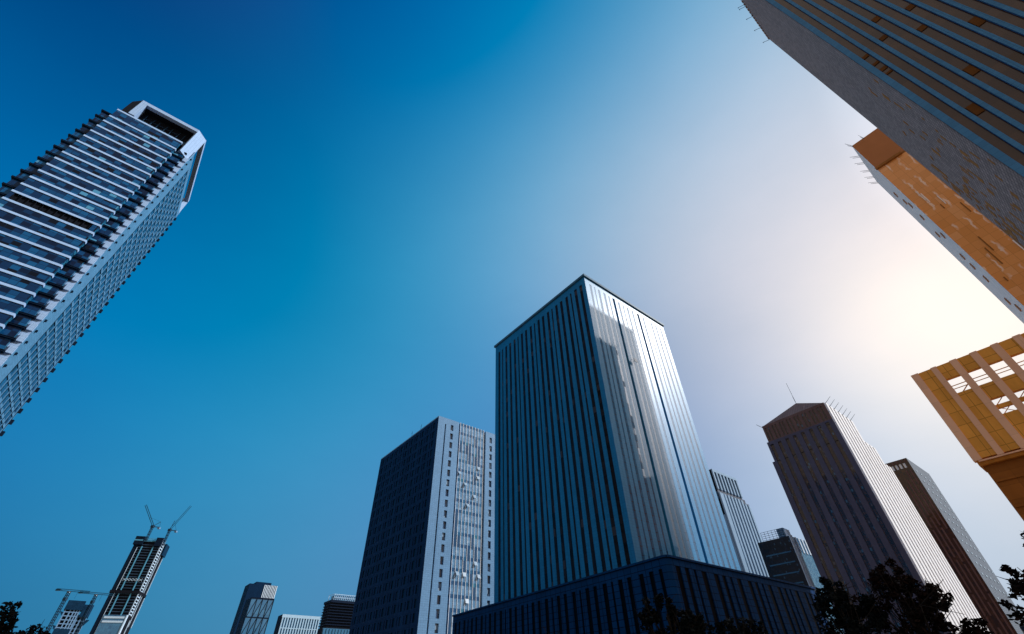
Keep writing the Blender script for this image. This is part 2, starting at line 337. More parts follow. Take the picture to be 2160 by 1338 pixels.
def thing(name, label, cat, loc, rotz=0.0, group=None):
    o = bpy.data.objects.new(name, None); COL.objects.link(o)
    o.location = loc; o.rotation_euler = (0, 0, rotz); o['label'] = label; o['category'] = cat
    if group: o['group'] = group
    return o
GRID = R(39.5)          # local X runs along azimuth 50.5, local Y along -39.5
def local_to_world(t, p):
    c, s = math.cos(t.rotation_euler[2]), math.sin(t.rotation_euler[2])
    return Vector((t.location[0] + c*p[0] - s*p[1], t.location[1] + s*p[0] + c*p[1], p[2]))
def view_rank(t, p):
    w = local_to_world(t, p); d = CR.transposed() @ (w - Vector((0, 0, CAMZ)))
    ok = d.z < 0 and abs(920*d.x/-d.z) < 1085 and abs(920*d.y/-d.z) < 675
    return (0 if ok else 1, (w - Vector((0, 0, CAMZ))).length)

def facade(mb, O, d, n, L_, z0, z1, ops, depth):
    """wall with recessed openings; ops = (s0,s1,za,zb). Returns the pane quads at the back of each opening."""
    ss = sorted({0, L_, *[o[0] for o in ops], *[o[1] for o in ops]}); ss = [s for s in ss if 0 <= s <= L_]
    zs = sorted({z0, z1, *[o[2] for o in ops], *[o[3] for o in ops]}); zs = [z for z in zs if z0 <= z <= z1]
    def P(s, z, k=0.0): return (O[0] + d[0]*s - n[0]*k, O[1] + d[1]*s - n[1]*k, z)
    flip = (d[0]*n[1] - d[1]*n[0]) > 0     # orientation so that faces look outwards
    def q(a, b, c, e):
        if flip: mb.quad(e, c, b, a)
        else: mb.quad(a, b, c, e)
    panes = []
    for i in range(len(ss)-1):
        sm = (ss[i]+ss[i+1])/2
        cut = sorted([(o[2], o[3]) for o in ops if o[0] < sm < o[1]])
        z = z0
        for a, b in cut + [(z1, z1)]:
            if a > z + 1e-6: q(P(ss[i], z), P(ss[i+1], z), P(ss[i+1], a), P(ss[i], a))
            z = max(z, b)
    for s0, s1, a, b in ops:
        q(P(s0, a), P(s0, a, depth), P(s0, b, depth), P(s0, b))
        q(P(s1, a, depth), P(s1, a), P(s1, b), P(s1, b, depth))
        q(P(s0, a), P(s1, a), P(s1, a, depth), P(s0, a, depth))
        q(P(s0, b, depth), P(s1, b, depth), P(s1, b), P(s0, b))
        c = (P(s0, a, depth), P(s1, a, depth), P(s1, b, depth), P(s0, b, depth))
        panes.append(c if not flip else (c[3], c[2], c[1], c[0]))
    return panes
def put_panes(t, name, mat, panes, limit=100):
    ctr = lambda q: tuple(sum(p[k] for p in q)/4 for k in range(3))
    panes = sorted(panes, key=lambda q: view_rank(t, ctr(q)))
    for q in panes[:limit]: MB().quad(*q).build(name, mat, t)
    if len(panes) > limit:
        mb = MB()
        for q in panes[limit:]: mb.quad(*q)
        o = mb.build(name, mat, t); o['kind'] = 'stuff'
LF, RF = ((0, 1), (-1, 0)), ((1, 0), (0, -1))       # left face runs along +Y facing -X; right face runs along +X facing -Y
def roof_back(mb, lx, ly, z0, z1):
    mb.quad((lx,0,z0),(lx,ly,z0),(lx,ly,z1),(lx,0,z1)); mb.quad((lx,ly,z0),(0,ly,z0),(0,ly,z1),(lx,ly,z1))
    mb.quad((0,0,z1),(lx,0,z1),(lx,ly,z1),(0,ly,z1))

# ------------------------------------------------------------------ ground
g = MB().quad((-3000,-3000,0),(3000,-3000,0),(3000,3000,0),(-3000,3000,0)).build('ground', M['bounce_ground']); g['kind'] = 'structure'
g = MB().box(-40, 60, -12, 60, -.2, .13).build('pavement', M['paving']); g['kind'] = 'structure'

# ------------------------------------------------------------------ central tower
t = thing('office_tower', 'tallest middle tower of blue tiles with dark vertical strips and a sunlit right face', 'skyscraper', (22.515, 93.635, 0), GRID)
mb = MB()
ops = []
for k in range(5):
    b = k*8.72
    for c, w in ((1.95, .54), (4.2, .54), (6.3, .30), (8.2, .54)):
        ops.append((b+c-w, b+c+w, 16.5, 97.0-.028*(b+c)))
lp = facade(mb, (0,0), *LF, 45.3, 0, 99.2, ops, .10)
rops = [(c-w, c+w, 16.5, 97.2) for c, w in ((2.4,.48),(4.25,.25),(6.2,.48),(8.75,.5),(10.8,.3),(15.5,.48),(17.6,.3),(19.8,.48),(22.2,.48),(27.8,.5),(30.0,.3),(32.1,.48),(34.6,.48),(37.2,.48))]
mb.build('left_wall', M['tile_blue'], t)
mb = MB(); rp = []; slots = []
for x0, x1, sl_ in ((0, 12.55, 0), (12.55, 13.65, 1), (13.65, 24.6, 0), (24.6, 25.75, 1), (25.75, 39.4, 0)):
    if sl_: slots += facade(mb, (x0,0), *RF, x1-x0, 0, 99.2, [(0, x1-x0, 16.5, 97.4)], .9)
    else: rp += facade(mb, (x0,0), *RF, x1-x0, 0, 99.2, [(a_-x0, b_-x0, c_, d_) for a_, b_, c_, d_ in rops if x0 < a_ < x1], .02)
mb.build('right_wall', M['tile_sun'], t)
mb = MB(); roof_back(mb, 39.4, 45.3, 0, 99.2)
mb.build('rear_wall', M['tile_blue'], t)
for q in lp: MB().quad(*q).build('window_strip', M['strip_dark'], t)
for q in rp: MB().quad(*q).build('window_strip', M['strip_flush'], t)
for q in slots: MB().quad(*q).build('recessed_slot', M['slot'], t)
MB().box(-.45, 39.85, -.45, 45.75, 99.2, 100.0).build('roof_coping', M['coping'], t)
sash = MB().box(14.9, 16.1, -.95, -.85, 73.2, 74.4); sash.bar((14.9,-.02,74.4),(14.9,-.9,73.3),.04); sash.bar((16.1,-.02,74.4),(16.1,-.9,73.3),.04)
sash.build('open_window', M['slot'], t)

# ------------------------------------------------------------------ podium
t = thing('podium_building', 'dark low podium block with a rounded corner at the foot of the middle tower', 'building', (23.381, 77.296, 0), GRID)
mb = MB()
a = R(5.5); dl = (math.sin(a), math.cos(a)); nl = (-math.cos(a), math.sin(a))
ops = [(.35,1.1),(2.3,3.2),(4.4,5.4)]
for k in range(8):
    b = 7.2+8.65*k; ops += [(b,b+1.0),(b+2.1,b+3.2),(b+4.4,b+4.95),(b+6.0,b+7.1)]
ops = [(o[0]-.0, o[1], 1.5, 16.6) for o in ops if o[1] < 71]
C0 = (1.0*dl[0], 1.0*dl[1])
lp = facade(mb, C0, dl, nl, 72, 0, 18, ops, .15)
ops = []
base_r = [(1.9,3.4),(4.4,5.6),(6.9,7.6),(9.1,10.6)]
for k in range(5): ops += [(a0+10.95*k-1, a1+10.95*k-1, 1.5, 17.0) for a0, a1 in [(1.9,3.3),(4.4,5.6),(6.9,7.6),(9.1,10.6)] if a1+10.95*k-1 < 51]
rp = facade(mb, (1.0,0), *RF, 51, 0, 18, ops, .15)
arc = [C0, (.34*1, .36), (.1+.26,.13), (1.0,0)]
arc = [C0, (.18,.42), (.46,.15), (1.0, 0)]
for p, q in zip(arc[:-1], arc[1:]): mb.quad((p[0],p[1],0),(q[0],q[1],0),(q[0],q[1],18),(p[0],p[1],18))
far = (C0[0]+dl[0]*72, C0[1]+dl[1]*72)
mb.poly([(x,y,18) for x,y in arc] + [(52,0,18),(52,far[1],18),(far[0],far[1],18)])
mb.quad((52,0,0),(52,far[1],0),(52,far[1],18),(52,0,18)); mb.quad((52,far[1],0),(*far,0),(*far,18),(52,far[1],18))
mb.build('wall', M['tile_podium'], t)
put_panes(t, 'window_strip', M['podium_strip'], lp+rp)
cp = MB()
outp = [(p[0]-.25, p[1]-.25) for p in arc]
cp.prism([outp[0], outp[1], outp[2], outp[3], (52.2,-.25), (52.2,.6), (1.2,.6), (dl[0]*1.2+.6, dl[1]*1.2), (far[0]+.6, far[1]), (far[0]-.3, far[1])], 18, 18.35)
cp.build('roof_coping', M['tile_podium'], t)

# ------------------------------------------------------------------ slab block
t = thing('office_block', 'broad block left of the middle tower with pale tiled end and dark windowed side', 'building', (-27.642*1.35, 143.579*1.35, -.6), GRID)
t.scale = (1.35, 1.35, 1.35)
mb = MB(); ops = []
nf = 23
for r_ in range(nf):
    z = 76.0-3.42*r_
    if z < 2: break
    for k in range(11):
        s = 2.2+4.12*k
        ops.append((s, s+1.35, z, z+2.2)); ops.append((s+2.25, s+2.75, z, z+2.2))
lp = facade(mb, (0,0), *LF, 47.3, 0, 79.6, ops, .2)
mb.quad((27.2,47.3,0),(0,47.3,0),(0,47.3,80),(27.2,47.3,80))
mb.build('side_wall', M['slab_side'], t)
put_panes(t, 'window', M['slab_dark_win'], lp)
mb = MB()
wops = [(5.35, 6.5, 75.75-3.3*k*1.015, 78.0-3.3*k*1.015) for k in range(22)]
wp = facade(mb, (0,0), *RF, 8.9, 0, 80, wops+[(2.85,3.35,1,77.6)], .45)
slot = wp.pop()
mb.quad((8.9,0,0),(8.9,1.6,0),(8.9,1.6,80),(8.9,0,80))
wops2 = [(23.0-21.2, 24.15-21.2, 75.75-3.3*k*1.015, 78.0-3.3*k*1.015) for k in range(22)]
wp2 = facade(mb, (21.2,0), *RF, 6.0, 0, 80, wops2, .45)
mb.quad((21.2,1.6,0),(21.2,0,0),(21.2,0,80),(21.2,1.6,80)); mb.quad((27.2,0,0),(27.2,47.3,0),(27.2,47.3,80),(27.2,0,80))
mb.quad((0,0,79.6),(0,0,80),(0,47.3,80),(0,47.3,79.6))
mb.poly([(0,0,80),(8.9,0,80),(8.9,1.6,80),(21.2,1.6,80),(21.2,0,80),(27.2,0,80),(27.2,47.3,80),(0,47.3,80)])
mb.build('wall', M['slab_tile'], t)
for q in wp+wp2: MB().quad(*q).build('window', M['slab_win'], t)
MB().quad(*slot).build('window_slot', M['slot'], t)
MB().quad((8.9,1.6,0),(21.2,1.6,0),(21.2,1.6,79.9),(8.9,1.6,79.9)).build('recess', M['void'], t)
cw = MB().box(9.75, 20.5, .5, 1.5, 0, 80.3).build('curtain_wall', M['curtain'], t)
fr = MB()
for k in range(9): fr.box(9.75+k*1.343-.05, 9.75+k*1.343+.05, .36, .5, 0, 80.4)
fr.build('mullion', M['white_frame'], cw)
for i in range(20):
    k = random.randrange(8); r_ = random.randrange(3, 23); x = 9.82+k*1.343; z = 79.0-3.42*r_
    dy = random.choice((.35,.5,.7))
    MB().quad((x,.33-dy,z-1.15),(x+1.2,.33-dy,z-1.15),(x+1.2,.36,z),(x,.36,z)).build('open_window', M['sash'], t)

for y0, y1 in ((14, 13.2), (21, 20.5)):
    an = MB(); an.bar((.3, y0, 79.9), (.1, y1, 82.0), .07); an.bar((.15, y0-.6, 81.2), (.2, y1+.8, 81.4), .05); an.build('roof_antenna', M['steel'], t)

# ------------------------------------------------------------------ left tower
t = thing('apartment_tower', 'tower at far left with white floor bands and an open frame on top', 'skyscraper', (-105.257, 68.712, 0), GRID)
fz = [140.4, 136.2] + [133.1-3.07*k for k in range(44)]
fz = [z for z in fz if z > 3]
XL, XR, D2 = -18.35, -1.25, 33.6
YC = 2.2
# front glass, one sheet per storey
for i, z in enumerate(fz[:-1]):
    zb = fz[i+1]
    if i == 14:
        MB().quad((XL,0,zb),(XL+.7,0,zb),(XL+.7,0,z-.8),(XL,0,z-.8)).build('window_row', M['lt_glass'], t)
        lo = MB(); lo.quad((XL+.7,.5,zb),(XR-1.2,.5,zb),(XR-1.2,.5,z-.8),(XL+.7,.5,z-.8)); 
        for k in range(12): lo.box(XL+.7+k*1.35, XL+.78+k*1.35, .1, .5, zb, z-.8)
        lo.build('louvre_row', M['void'], t)
        MB().quad((XR-1.2,0,zb),(XR,0,zb),(XR,0,z-.8),(XR-1.2,0,z-.8)).build('window_row', M['lt_glass'], t)
    else:
        MB().quad((XL,0,zb),(XR,0,zb),(XR,0,z-.8),(XL,0,z-.8)).build('window_row', M['lt_glass'], t)
    b = MB().box(XL-.1, XR+.2, -.14, 0.02, z-.62, z); b.box(XR, XR+.2, .02, .9, z-.62, z)
    b.build('floor_band', M['lt_band'], t)
# return of the main volume, corner bays
MB().quad((XR,0,0),(XR,1.35,0),(XR,1.35,140.4),(XR,0,140.4)).build('bay_return', M['lt_return'], t)
for sx in (0, 1):
    for i, z in enumerate(fz[1:-1]):
        zt = z+1.2; zb = fz[i+2]+1.2
        if sx == 0:
            bay = MB().quad((XR,1.35,zb),(1.05,1.35,zb),(1.05,1.35,zt),(XR,1.35,zt)).build('bay_window', M['lt_glass'], t)
            MB().quad((1.05,1.35,zb),(1.05,2.6,zb),(1.05,2.6,zt),(1.05,1.35,zt)).build('bay_side_glass', M['lt_return'], bay)
            s = MB().box(XR+.02, 1.5, .9, 2.0, zt-.2, zt-.03); s.box(XR+.02, 1.55, .85, 2.0, zt+.1, zt+.2)
            s.build('balcony_slab', M['lt_slab'], bay)
        else:
            bay = MB().box(-20.6, XL, .9, 2.6, zb, zt).build('bay_window', M['lt_glass'], t)
            s = MB().box(-21.0, XL-.05, .45, 2.6, zt-.25, zt-.05); s.box(-21.0, XL-.05, .45, 2.6, zt+.1, zt+.22)
            s.build('balcony_slab', M['lt_slab'], bay)
# white end wall facing the front, stepped at every storey
wm = MB()
for i, z in enumerate(fz[1:-1]):
    zt, zb = z+1.0, fz[i+2]+1.0
    wm.quad((1.0,YC,zb),(2.5,YC,zb),(2.5,YC,zt),(1.0,YC,zt))
    wm.box(1.55, 2.56, YC-.5, YC-.002, zb+.3, zt-.9)
wm.build('white_corner_wall', M['lt_white'], t)
# side face with window grid
sm = MB(); ops = []
zs = [139.2-3.07*k for k in range(45)]
for z in zs:
    if z < 4: break
    for k in range(8):
        s = 7.2+2.98*k
        ops.append((s, s+2.25, z-2.35, z))
sp = facade(sm, (2.5, YC), (0,1), (1,0), 31.4, 0, 141.6, ops, .14)
sm.quad((2.5,D2,0),(XL,D2,0),(XL,D2,141.6),(2.5,D2,141.6)); sm.quad((XL,D2,0),(XL,0,0),(XL,0,140.4),(XL,D2,140.4))
sm.build('side_wall', M['lt_tile'], t)
put_panes(t, 'window', M['lt_sideglass'], sp)
for z in zs:
    if z < 20: break
    MB().box(2.502, 3.0, D2-.35, D2+.25, z-1.4, z-.3).build('bracket', M['lt_slab'], t)
    MB().box(2.502, 2.85, 3.3, 3.7, z-.9, z-.4).build('small_bracket', M['lt_slab'], t)
for k in range(9): MB().box(2.502, 2.58, YC+7.2+2.98*k-.42, YC+7.2+2.98*k-.26, 10, 139.4).build('reveal_shade_strip', M['lt_slab'], t)  # dark strips standing in for the shade in the window reveals
# crown
ring = [(-16.2,0),(-.1,0),(2.55,2.65),(2.55,33.4),(0,36),(-16.2,36),(-18.9,33.3),(-18.9,2.6)]
inn = [(-15.6,1.3),(-.75,1.3),(1.25,3.2),(1.25,32.8),(-.6,34.6),(-15.6,34.6),(-17.5,32.8),(-17.5,3.2)]
def ringseg(mb, i, z0, z1):
    j = (i+1) % 8
    mb.prism([ring[i], ring[j], inn[j], inn[i]], z0, z1)
for i in range(8):
    cm = MB()
    if i in (1, 3, 5): ringseg(cm, i, 136.4 if i == 1 else 138.5, 150); cm.build('crown_pier', M['lt_white'], t)
    elif i in (0, 2): ringseg(cm, i, 148.7, 150); cm.build('crown_beam', M['lt_white'], t)
    else: ringseg(cm, i, 139.8, 150); cm.build('crown_shaded_side', M['lt_slab'], t)  # unlit sides of the white crown, shade put into near-black colour
cj = MB().prism([(-16.2,.02),(-14.6,.02),(-14.6,.25),(-15.0,3.4),(-16.2,3.4)], 141.2, 148.7); cj.build('crown_jamb', M['lt_white'], t)
cv = MB().box(-17.5, .7, 3.4, 33, 138, 148.9); cv.quad((-15,.6,148.72),(-15,3.4,148.72),(.6,3.4,148.72),(-.75,.6,148.72))
cv.build('plant_room', M['void'], t)
gp = MB().quad((XL+.4,.15,140.4),(XR+1.0,.15,140.4),(-.75,2.6,143.6),(-14.5,2.6,143.6)); gp.build('sloped_glazing', M['lt_glass'], t)
MB().quad((-14.9,3.36,140.4),(.4,3.36,140.4),(.4,3.36,144.6),(-14.9,3.36,144.6)).build('recess_glazing', M['lt_return'], t)
pp = MB()
for k in range(7): pp.bar((-13.5+1.8*k, 3.0, 143.2), (-13.5+1.8*k+.4*(k % 2), 3.0, 147.5), .12)
pp.bar((-13.6,2.9,145.6),(-4,2.9,145.9),.1)
pp.build('roof_pipe', M['steel'], t)

# ------------------------------------------------------------------ striped tower at right
t = thing('striped_tower', 'brown tower with hip roof, roof rods and bright white ribs on its right side', 'skyscraper', (139.285, 175.766, 0), GRID)
mb = MB()
ops = []
for k in range(8):
    s = 1.9+3.62*k; ops.append((s, s+1.55, 4, 90.5-.1*k))
lp = facade(mb, (0,0), *LF, 31.0, 0, 82, [(a_,b_,c_,82) for a_,b_,c_,d_ in ops], .35)
lp2 = facade(mb, (0,0), *LF, 29.9, 82, 91.2, [(a_,b_,82,d_) for a_,b_,c_,d_ in ops if b_ < 29.5], .35)
mb.quad((52.5,0,0),(52.5,31,0),(52.5,31,82),(52.5,0,82)); mb.quad((52.5,31,0),(0,31,0),(0,31,82),(52.5,31,82))
mb.quad((0,0,82.0),(52.5,0,82.0),(52.5,31,82.0),(0,31,82.0))
mb.quad((43,0,82),(43,29.9,82),(43,29.9,89.5),(43,0,89.5)); mb.quad((43,29.9,82),(0,29.9,82),(0,29.9,91.2),(43,29.9,91.2)); mb.quad((0,0,89.5),(43,0,89.5),(43,29.9,89.5),(0,29.9,89.5))
mb.build('pier_wall', M['st_pier'], t)
put_panes(t, 'window_column', M['st_glass'], lp+lp2)
cr_ = MB(); ops = []
for k in range(8): ops += [(1.5+3.5*k, 2.2+3.5*k, 91.5, 98.0), (2.9+3.5*k, 3.7+3.5*k, 91.5, 98.0)]
cp_ = facade(cr_, (0,0), *LF, 29.0, 91.2, 99.3, [o for o in ops if o[1] < 29], .25)
cr_.quad((31,0,89.5),(31,29,89.5),(31,29,99.3),(31,0,99.3)); cr_.quad((31,29,89.5),(0,29,89.5),(0,29,99.3),(31,29,99.3)); cr_.quad((0,0,99.3),(31,0,99.3),(31,29,99.3),(0,29,99.3))
cr_.build('crown_wall', M['st_crown'], t)
put_panes(t, 'crown_window', M['st_glass'], cp_)
rf = MB()
ap = (12, 13.5, 109.2); ap2 = (19, 13.5, 109.2)
A_, B_, C_, D_ = (.6,.6,99.5),(30.4,.6,99.5),(30.4,28.4,99.5),(.6,28.4,99.5)
rf.poly([A_, ap, D_]); rf.poly([A_, B_, ap2, ap]); rf.poly([B_, C_, ap2]); rf.poly([C_, D_, ap, ap2])
rf.build('hip_roof', M['roof_rib'], t)
an = MB().bar(ap, (12.6, 13.5, 121), .09); an.bar((12.1,13.5,110),(12.1,13.5,113),.16)
an.build('mast', M['steel'], t)
# right side: dark wall and white fins in three tiers
dm = MB().quad((0,0,0),(52.5,0,0),(52.5,0,82.0),(0,0,82.0)); dm.quad((0,0,82.0),(43,0,82.0),(43,0,89.5),(0,0,89.5)); dm.quad((0,0,89.5),(31,0,89.5),(31,0,99.3),(0,0,99.3))
dm.build('right_wall', M['st_gap'], t)
for k in range(12):
    x = .0+4.55*k; top = 98.9 if x < 29 else (88.9 if x < 42 else 81.6)
    if x+2.7 > 52.6: x1 = 52.5
    else: x1 = x+2.75
    MB().box(x, x1, -.7, 0, 0, top).build('white_rib', M['st_fin'], t)
cl = MB()
cl.box(0, 31, -.35, 0, 94.2, 94.8); cl.box(0, 43, -.35, 0, 88.9, 89.5); cl.build('rib_cornice', M['st_fin'], t)
for k in range(7):
    x = .2+4.55*k
    MB().bar((x, -.5, 98.6), (x+1.0, -3.4, 101.2), .12, 4, .06).build('roof_rod', M['steel'], t)
MB().bar((0,28.8,98.5),(-2.5,30.2,100.0),.1).build('roof_rod', M['steel'], t)

# ------------------------------------------------------------------ brown tower with perforated metal side
t = thing('brown_ribbed_tower', 'slim brown tower with grey perforated metal side, behind the white ribbed tower', 'skyscraper', (244.144, 267.658, 0), GRID)
mb = MB(); ops = [(2.1+2.15*k, 3.4+2.15*k, 104.6, 107.6) for k in range(4)]
sp_ = facade(mb, (0,0), *LF, 30, 0, 110, ops, .4)
mb.quad((44.6,0,0),(44.6,30,0),(44.6,30,110),(44.6,0,110)); mb.quad((44.6,30,0),(0,30,0),(0,30,110),(44.6,30,110)); mb.quad((0,0,110),(44.6,0,110),(44.6,30,110),(0,30,110))
mb.build('front_wall', M['rt2_glass'], t)
for q in sp_: MB().quad(*q).build('painted_sky_opening', M['white_frame'], t)  # white panes standing in for bright sky seen through the holes
for k in range(14):
    y = 1.1+2.15*k; z = 8
    top = 103.0 if k not in (2, 3) else 98
    while z < top:
        h = random.uniform(14, 34); z1 = min(top, z+h)
        if z1-z > 3: MB().box(-.35, 0, y, y+.75, z, z1).build('rib', M['rt2_stone'], t)
        z = z1+random.choice((1.0, 1.2, 5.0))
    if k < 6: MB().box(-.3, 0, y+.1, y+.7, 108, 109.7).build('rib', M['rt2_stone'], t)
mp_ = MB().quad((0,-.02,0),(44.6,-.02,0),(44.6,-.02,110),(0,-.02,110)).build('metal_screen', M['rt2_metal'], t)
for r_ in range(13):
    z = 102.5-5.6*r_
    for k in range(5):
        x = 5.5+7.6*k+(3.0 if r_ % 2 else 0)
        MB().box(x, x+1.5, -.3, -.06, z-.35*k, z-.35*k+.9).build('vent_hood', M['ct_white'], t)

# ------------------------------------------------------------------ grey tower behind the central tower
t = thing('grey_finned_tower', 'grey finned tower with stepped right edge, just right of the middle tower', 'skyscraper', (113.707, 252.322, 0), GRID)
mb = MB()
mb.box(0, 26.5, 0, 24, 88, 100); mb.box(0, 29.3, 0, 24, 86, 88); mb.box(0, 32.6, 0, 24, 0, 86)
mb.build('core_wall', M['mid_gap'], t)
MB().box(-.35, -.002, .1, 24, 75.0, 99.8).build('side_wall', M['mid_dark'], t)
MB().box(-.3, -.002, .1, 24, 0, 74.9).build('side_panel', M['mid_fin'], t)
MB().box(-.5, -.36, .2, 2.0, 83.2, 87.2).build('side_glazing', M['curtain'], t)
sg = MB()
for i, (a0, z0, a1, z1) in enumerate([(.9,98.0,2.1,98.4),(1.0,97.0,2.2,97.2),(1.5,96.6,1.6,98.4),(.9,96.2,2.0,95.4),(1.1,95.0,2.2,95.6),(1.0,94.0,2.3,93.7),(1.6,93.2,1.5,95.2)]):
    sg.bar((-.5,a0,z0),(-.5,a1,z1),.16)
sg.build('sign', M['teal'], t)
for k in range(8):
    x = .0+3.62*k
    MB().box(x, x+1.35, -.7, 0, 88.6, 98.6).build('upper_fin', M['mid_fin'], t)
MB().box(-.0, 26.6, -.75, 0, 98.6, 100.1).build('parapet', M['mid_fin'], t)
for k in range(9):
    x = 0 if k == 0 else 1.2+3.55*k; w = 3.6 if k == 0 else 1.75
    if x+w > 32.7: w = 32.6-x
    MB().box(x, x+w, -.9, 0, 0, 86.6 if x < 25 else 85).build('lower_fin', M['mid_fin'], t)

# ------------------------------------------------------------------ small dark glass block
t = thing('dark_glass_block', 'small dark glazed block with rooftop lattice between the grey finned and brown towers', 'building', (130.065, 228.582, 0), GRID)
MB().box(0, 24, 0, 16, 0, 57.6).build('glass_wall', M['low_dark'], t)
rows = MB()
for k in range(9): rows.box(-.12, 0, 1.8, 14, 51-4.2*k, 51.5-4.2*k)
rows.build('ledge', M['low_gap'], t)
MB().box(-.25, 2.6, -.35, 0, 0, 58.2).build('corner_pier', M['low_white'], t)
MB().box(2.6, 24, -.2, 0, 0, 51).build('right_wall', M['low_blue'], t)
MB().box(2.6, 24, -.2, 0, 51.003, 57.4).build('upper_glazing', M['low_blueglass'], t)
for k in range(6): MB().box(4.6+3.4*k, 5.9+3.4*k, -.5, -.2, 51.0, 57.6).build('upper_fin', M['low_white'], t)
lt = MB()
for k in range(5): lt.bar((.4, 2.2, 58+.9*k), (.4, 13, 58+.9*k), .09)
for k in range(7): lt.bar((.4, 2.2+1.8*k, 57.6), (.4, 2.2+1.8*k, 61.6), .09)
lt.build('roof_lattice', M['steel'], t)
MB().box(.8, 5, 1.9, 5.2, 57.6, 61.8).build('roof_room', M['low_blueglass'], t)
MB().box(.6, 4, .6, 1.6, 57.6, 60.8).build('roof_stair', M['low_white'], t)

# ------------------------------------------------------------------ flare-tinted building with open top floors
K = 1.8
t = thing('flare_tinted_building', 'flare-orange building at the right edge with see-through openings in its jutting upper storeys', 'building', (117.08, 110.34, 0), GRID)
def oz(z): return 1.7+(z-1.7)*K
zb, zt = oz(25.9), oz(40.1)
scr = MB()
cols = [(0,1.0),(2.7,3.45),(5.2,6.1),(7.75,8.65),(10.3,11.2),(12.85,13.75),(15.4,16.3),(17.95,18.85),(20.5,21.4)]
XS = 1.6                           # thickness of the upper storeys' outer frame
# infill between piers, leaving real holes
for i in range(len(cols)-1):
    a0, a1 = cols[i][1]*K, cols[i+1][0]*K
    holes = []
    if i >= 1: holes = [(oz(35.25), oz(37.75))]
    if i >= 2: holes += [(oz(30.6), oz(33.0))]
    z = zb
    for h0, h1 in sorted(holes)+[(zt, zt)]:
        scr.box(.14, XS, -a1, -a0, z, h0); z = h1
scr.build('infill_wall', M['oc_wall'], t)
for c0, c1 in cols: MB().box(0, XS+.3, -c1*K, -c0*K, zb-.3, zt+.15).build('pier', M['oc_pier'], t)
rl = MB()
for i in range(1, 8):
    a0, a1 = cols[i][1]*K, cols[i+1][0]*K
    rl.box(.8, .95, -a1, -a0, oz(36.55), oz(36.65)); rl.box(.8, .95, -a1, -a0, oz(36.05), oz(36.14))
    if i >= 2: rl.box(.5, 1.3, -a1, -a0, oz(31.5), oz(32.05))
rl.build('transom', M['oc_wall'], t)
bc = MB()
bc.bar((1.2,-3.5*K,oz(34.9)),(1.2,-5.2*K,oz(36.2)),.14); bc.bar((1.2,-6.1*K,oz(32.0)),(1.2,-7.8*K,oz(33.3)),.11); bc.bar((1.2,-6.1*K,oz(31.8)),(1.2,-7.8*K,oz(30.5)),.1); bc.bar((1.2,-6.1*K,oz(30.6)),(1.2,-7.8*K,oz(31.9)),.1)
bc.bar((1.2,-8.7*K,oz(32.0)),(1.2,-10.2*K,oz(33.2)),.11)
bc.build('brace', M['oc_wall'], t)
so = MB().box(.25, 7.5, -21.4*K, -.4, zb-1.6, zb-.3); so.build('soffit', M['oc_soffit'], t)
MB().box(-.12, .2, -21.4*K, -.9, zb-.75, zb-.42).build('edge_trim', M['oc_pier'], t)
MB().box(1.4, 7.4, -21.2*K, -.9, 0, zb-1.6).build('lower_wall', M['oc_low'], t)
lb = MB()
for k, z in enumerate((39.5, 33.5, 27.5, 21.5, 15.5)): lb.box(1.0, 1.4, -21.2*K, -1.3, z, z+.5)
lb.build('lower_ledge', M['oc_low'], t)

# ------------------------------------------------------------------ flare-tinted tower
t = thing('flare_tinted_tower', 'glass tower in painted flare orange with thin flare-whitened side, behind the huge striped tower', 'skyscraper', (146.3, 94.3, 0), GRID)
H3 = 175.6
cb = MB(); cb.quad((0,-45,0),(0,0,0),(0,0,156.4),(0,-45,156.4))
MB().quad((0,0,0),(0,-45,0),(0,-45,156.4),(0,0,156.4)).build('front_wall', M['r3_wall'], t)
MB().quad((0,0,157.4),(0,-45,157.4),(0,-45,H3),(0,0,H3)).build('top_panel', M['r3_top'], t)
MB().box(-.9, .0, -8.5, .3, 156.4, 157.4).build('ledge', M['r3_dark'], t)
MB().box(.02, 28.1, -45, -.02, 0, H3-.1).build('core', M['r3_dark'], t)
MB().quad((28.1,0.05,0),(-.2,.05,0),(-.2,.05,H3),(28.1,.05,H3)).build('flare_whitened_side', M['r3_pale'], t)
for k in range(14):
    z = 152-6.4*k-random.uniform(0, 2); s = random.uniform(6, 15)
    MB().box(s, s+1.6, .06, .35, z, z+2.1).build('side_opening', M['r3_patch'], t)
for k in range(36):
    z = random.uniform(60, 150); s = -random.uniform(1, 22); l = random.uniform(1.5, 8)
    (MB().box(-.14, -.002, s-.28, s, z, z+l)).build('reflection_streak', M['r3_pale'] if k % 3 else M['r3_dark'], t)  # thin strips standing in for broken reflections on the glass
for x, y, dx, dy in ((0,-.2,-2.2,1.6),(0,-4.5,-1.8,.8),(7,0,-.8,2.6),(12,0,-.8,2.6),(18,0,-.8,2.6),(23,0,-.8,2.6),(27.5,0,-.8,2.6)):
    MB().bar((x,y,H3-.6),(x+dx,y+dy,H3+1.2),.1,4,.06).bar((x+.7,y,H3-.8),(x+.7+dx*.8,y+dy*.8,H3+.6),.08).build('roof_rod', M['steel'], t)

